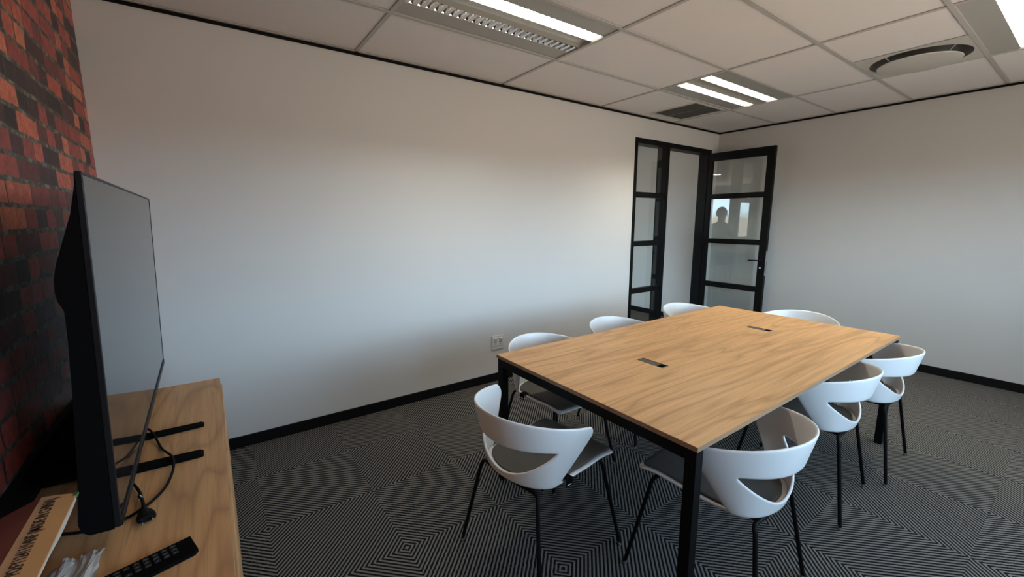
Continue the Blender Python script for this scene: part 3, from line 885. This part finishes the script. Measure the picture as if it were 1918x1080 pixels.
# ------------------------------------------------------------------ person in the space beyond, seen mirrored in the door glass
def person(loc, rz):
    root = thing('person', 'person in a dark shirt standing beyond the wall, mirrored in the door glass', 'person', loc, rz)
    V = []; E_ = []; R = []
    def add(p, r, par=None):
        V.append(p); R.append(r)
        if par is not None: E_.append((par, len(V)-1))
        return len(V)-1
    pel = add((0, 0, .92), (.155, .105)); wa = add((0, .005, 1.06), (.135, .10), pel); ch = add((0, 0, 1.24), (.155, .115), wa); sh = add((0, -.01, 1.36), (.12, .085), ch)
    nk = add((0, .0, 1.425), (.052, .055), sh); jw = add((0, .025, 1.475), (.055, .066), nk); hd = add((0, .02, 1.555), (.072, .088), jw); tp_ = add((0, .005, 1.625), (.058, .07), hd)
    for s in (-1, 1):
        a = add((s*.155, -.01, 1.345), (.062, .062), sh); b = add((s*.215, -.02, 1.10), (.044, .046), a); c_ = add((s*.215, .10, .90), (.031, .034), b)
        w_ = add((s*.205, .145, .84), (.020, .036), c_)
        for k in range(4):
            ox_ = (k-1.5)*.019
            f1 = add((s*.20, .165+ox_*.5, .79+.004*k), (.0085, .0085), w_); add((s*.188, .170+ox_*.6, .745+.01*abs(k-1.3)), (.0075, .0075), f1)
        f1 = add((s*.185, .185, .81), (.0095, .0095), w_); add((s*.172, .20, .785), (.0085, .0085), f1)
        h_ = add((s*.095, 0, .84), (.092, .095), pel); k_ = add((s*.105, .015, .47), (.058, .062), h_); an_ = add((s*.110, -.015, .085), (.038, .042), k_); add((s*.118, .13, .032), (.040, .030), an_)
    me = bpy.data.meshes.new('body'); me.from_pydata(V, E_, [])
    o = bpy.data.objects.new('body', me); COL.objects.link(o)
    md = o.modifiers.new('skin', 'SKIN')
    for i, sv in enumerate(me.skin_vertices[0].data):
        sv.radius = R[i]; sv.use_root = (i == 0)
    md = o.modifiers.new('sub', 'SUBSURF'); md.levels = md.render_levels = 2
    bpy.context.view_layer.update()
    dm = bpy.data.meshes.new_from_object(o.evaluated_get(bpy.context.evaluated_depsgraph_get()))
    bpy.data.objects.remove(o)
    for m_ in ('skin', 'shirt', 'trouser', 'shoe'): dm.materials.append(M[m_])
    for f in dm.polygons:
        z = f.center.z; x = abs(f.center.x)
        f.material_index = 0 if (z > 1.415 or (x > .15 and z < 1.12 and z > .7)) else (1 if z > .93 else (2 if z > .10 else 3)); f.use_smooth = True
    bo = bpy.data.objects.new('body', dm); COL.objects.link(bo); bo.parent = root
    m = MB(); rows = []
    for i in range(10):
        th_ = PI*.56*i/9; row = []
        for k in range(25):
            a = 2*PI*k/24; back = .35 if math.sin(a) < 0 else 0
            t2 = th_*(1+back*.5)
            row.append((.083*math.sin(t2)*math.cos(a), .008+.098*math.sin(t2)*math.sin(a)-.008, 1.575+.105*math.cos(t2)))
        rows.append(row)
    m.grid(rows); m.build('hair', M['hair'], root)
    m = MB(); m.prism([(.0, 0), (.018, -.030), (0, -.034)], 0, -.010, .010)
    for v in m.bm.verts: v.co += Vector((0, .105, 1.565))
    m.build('nose', M['skin'], root)
    for s in (-1, 1):
        m = MB(); m.lathe([(.001, -.006), (.012, -.004), (.020, .002), (.016, .008), (.001, .009)], n=12)
        for v in m.bm.verts: v.co = Vector((s*(.078+v.co.z*.6), .012+v.co.x*.7, 1.545+v.co.y*1.4))
        m.build('ear', M['skin'], root)
        m = MB(); m.lathe([(.001, .010), (.007, .008), (.010, 0)], n=10)
        for v in m.bm.verts: v.co = Vector((s*.032+v.co.x, .094+v.co.z, 1.570+v.co.y*.7))
        m.build('eye', M['hair'], root)
    m = MB(); m.box(-.022, .022, .093, .099, 1.500, 1.507); m.build('mouth', M['shirt'], root)
    return root
person((-1.68, .56, 0), D2(80))

# ------------------------------------------------------------------ light
wd_ = bpy.data.worlds.new('sky'); S.world = wd_; wd_.use_nodes = True
nt = wd_.node_tree; bg = nt.nodes['Background']
tc = nt.nodes.new('ShaderNodeTexCoord'); sp = nt.nodes.new('ShaderNodeSeparateXYZ'); nt.links.new(tc.outputs['Generated'], sp.inputs[0])
rp = nt.nodes.new('ShaderNodeValToRGB'); nt.links.new(sp.outputs[2], rp.inputs[0])
el = rp.color_ramp.elements
el[0].position = 0.0; el[0].color = (.34, .305, .26, 1)
el[1].position = .02; el[1].color = (.62, .835, 1.0, 1)
e2 = rp.color_ramp.elements.new(.16); e2.color = (.52, .77, 1.0, 1)
e3 = rp.color_ramp.elements.new(.34); e3.color = (.22, .34, .46, 1)
nt.links.new(rp.outputs[0], bg.inputs[0]); bg.inputs[1].default_value = 15.0
for i, (a, b) in enumerate(wins):
    la = bpy.data.lights.new('window_portal', 'AREA'); la.shape = 'RECTANGLE'; la.size = b-a; la.size_y = WZ1-WZ0
    la.cycles.is_portal = True
    lo = bpy.data.objects.new('window_portal', la); COL.objects.link(lo)
    lo.location = ((a+b)/2, YS-.16, (WZ0+WZ1)/2); lo.rotation_euler = (PI/2, 0, 0)

# ------------------------------------------------------------------ camera
cam = bpy.data.cameras.new('camera'); co = bpy.data.objects.new('camera', cam); COL.objects.link(co)
cam.sensor_width = 36; cam.lens = 789.933*36/1918; cam.clip_start = .02
az, pi_, ro = .9512, -.1612, .0004
f = Vector((math.cos(az)*math.cos(pi_), math.sin(az)*math.cos(pi_), math.sin(pi_)))
r = f.cross(Vector((0, 0, 1))).normalized(); dn = f.cross(r)
r2 = math.cos(ro)*r+math.sin(ro)*dn; d2 = -math.sin(ro)*r+math.cos(ro)*dn
Mx = Matrix((r2, -d2, -f)).transposed().to_4x4(); Mx.translation = Vector((-5.5677, -3.1251, 1.4715))
co.matrix_world = Mx
S.camera = co
S.view_settings.view_transform = 'Standard'; S.view_settings.look = 'None'; S.view_settings.gamma = 1.0; S.view_settings.exposure = 0.10
S.view_settings.use_curve_mapping = False
S.cycles.max_bounces = 10; S.cycles.diffuse_bounces = 6; S.cycles.glossy_bounces = 5; S.cycles.transparent_max_bounces = 16
S.cycles.sample_clamp_indirect = 6.0
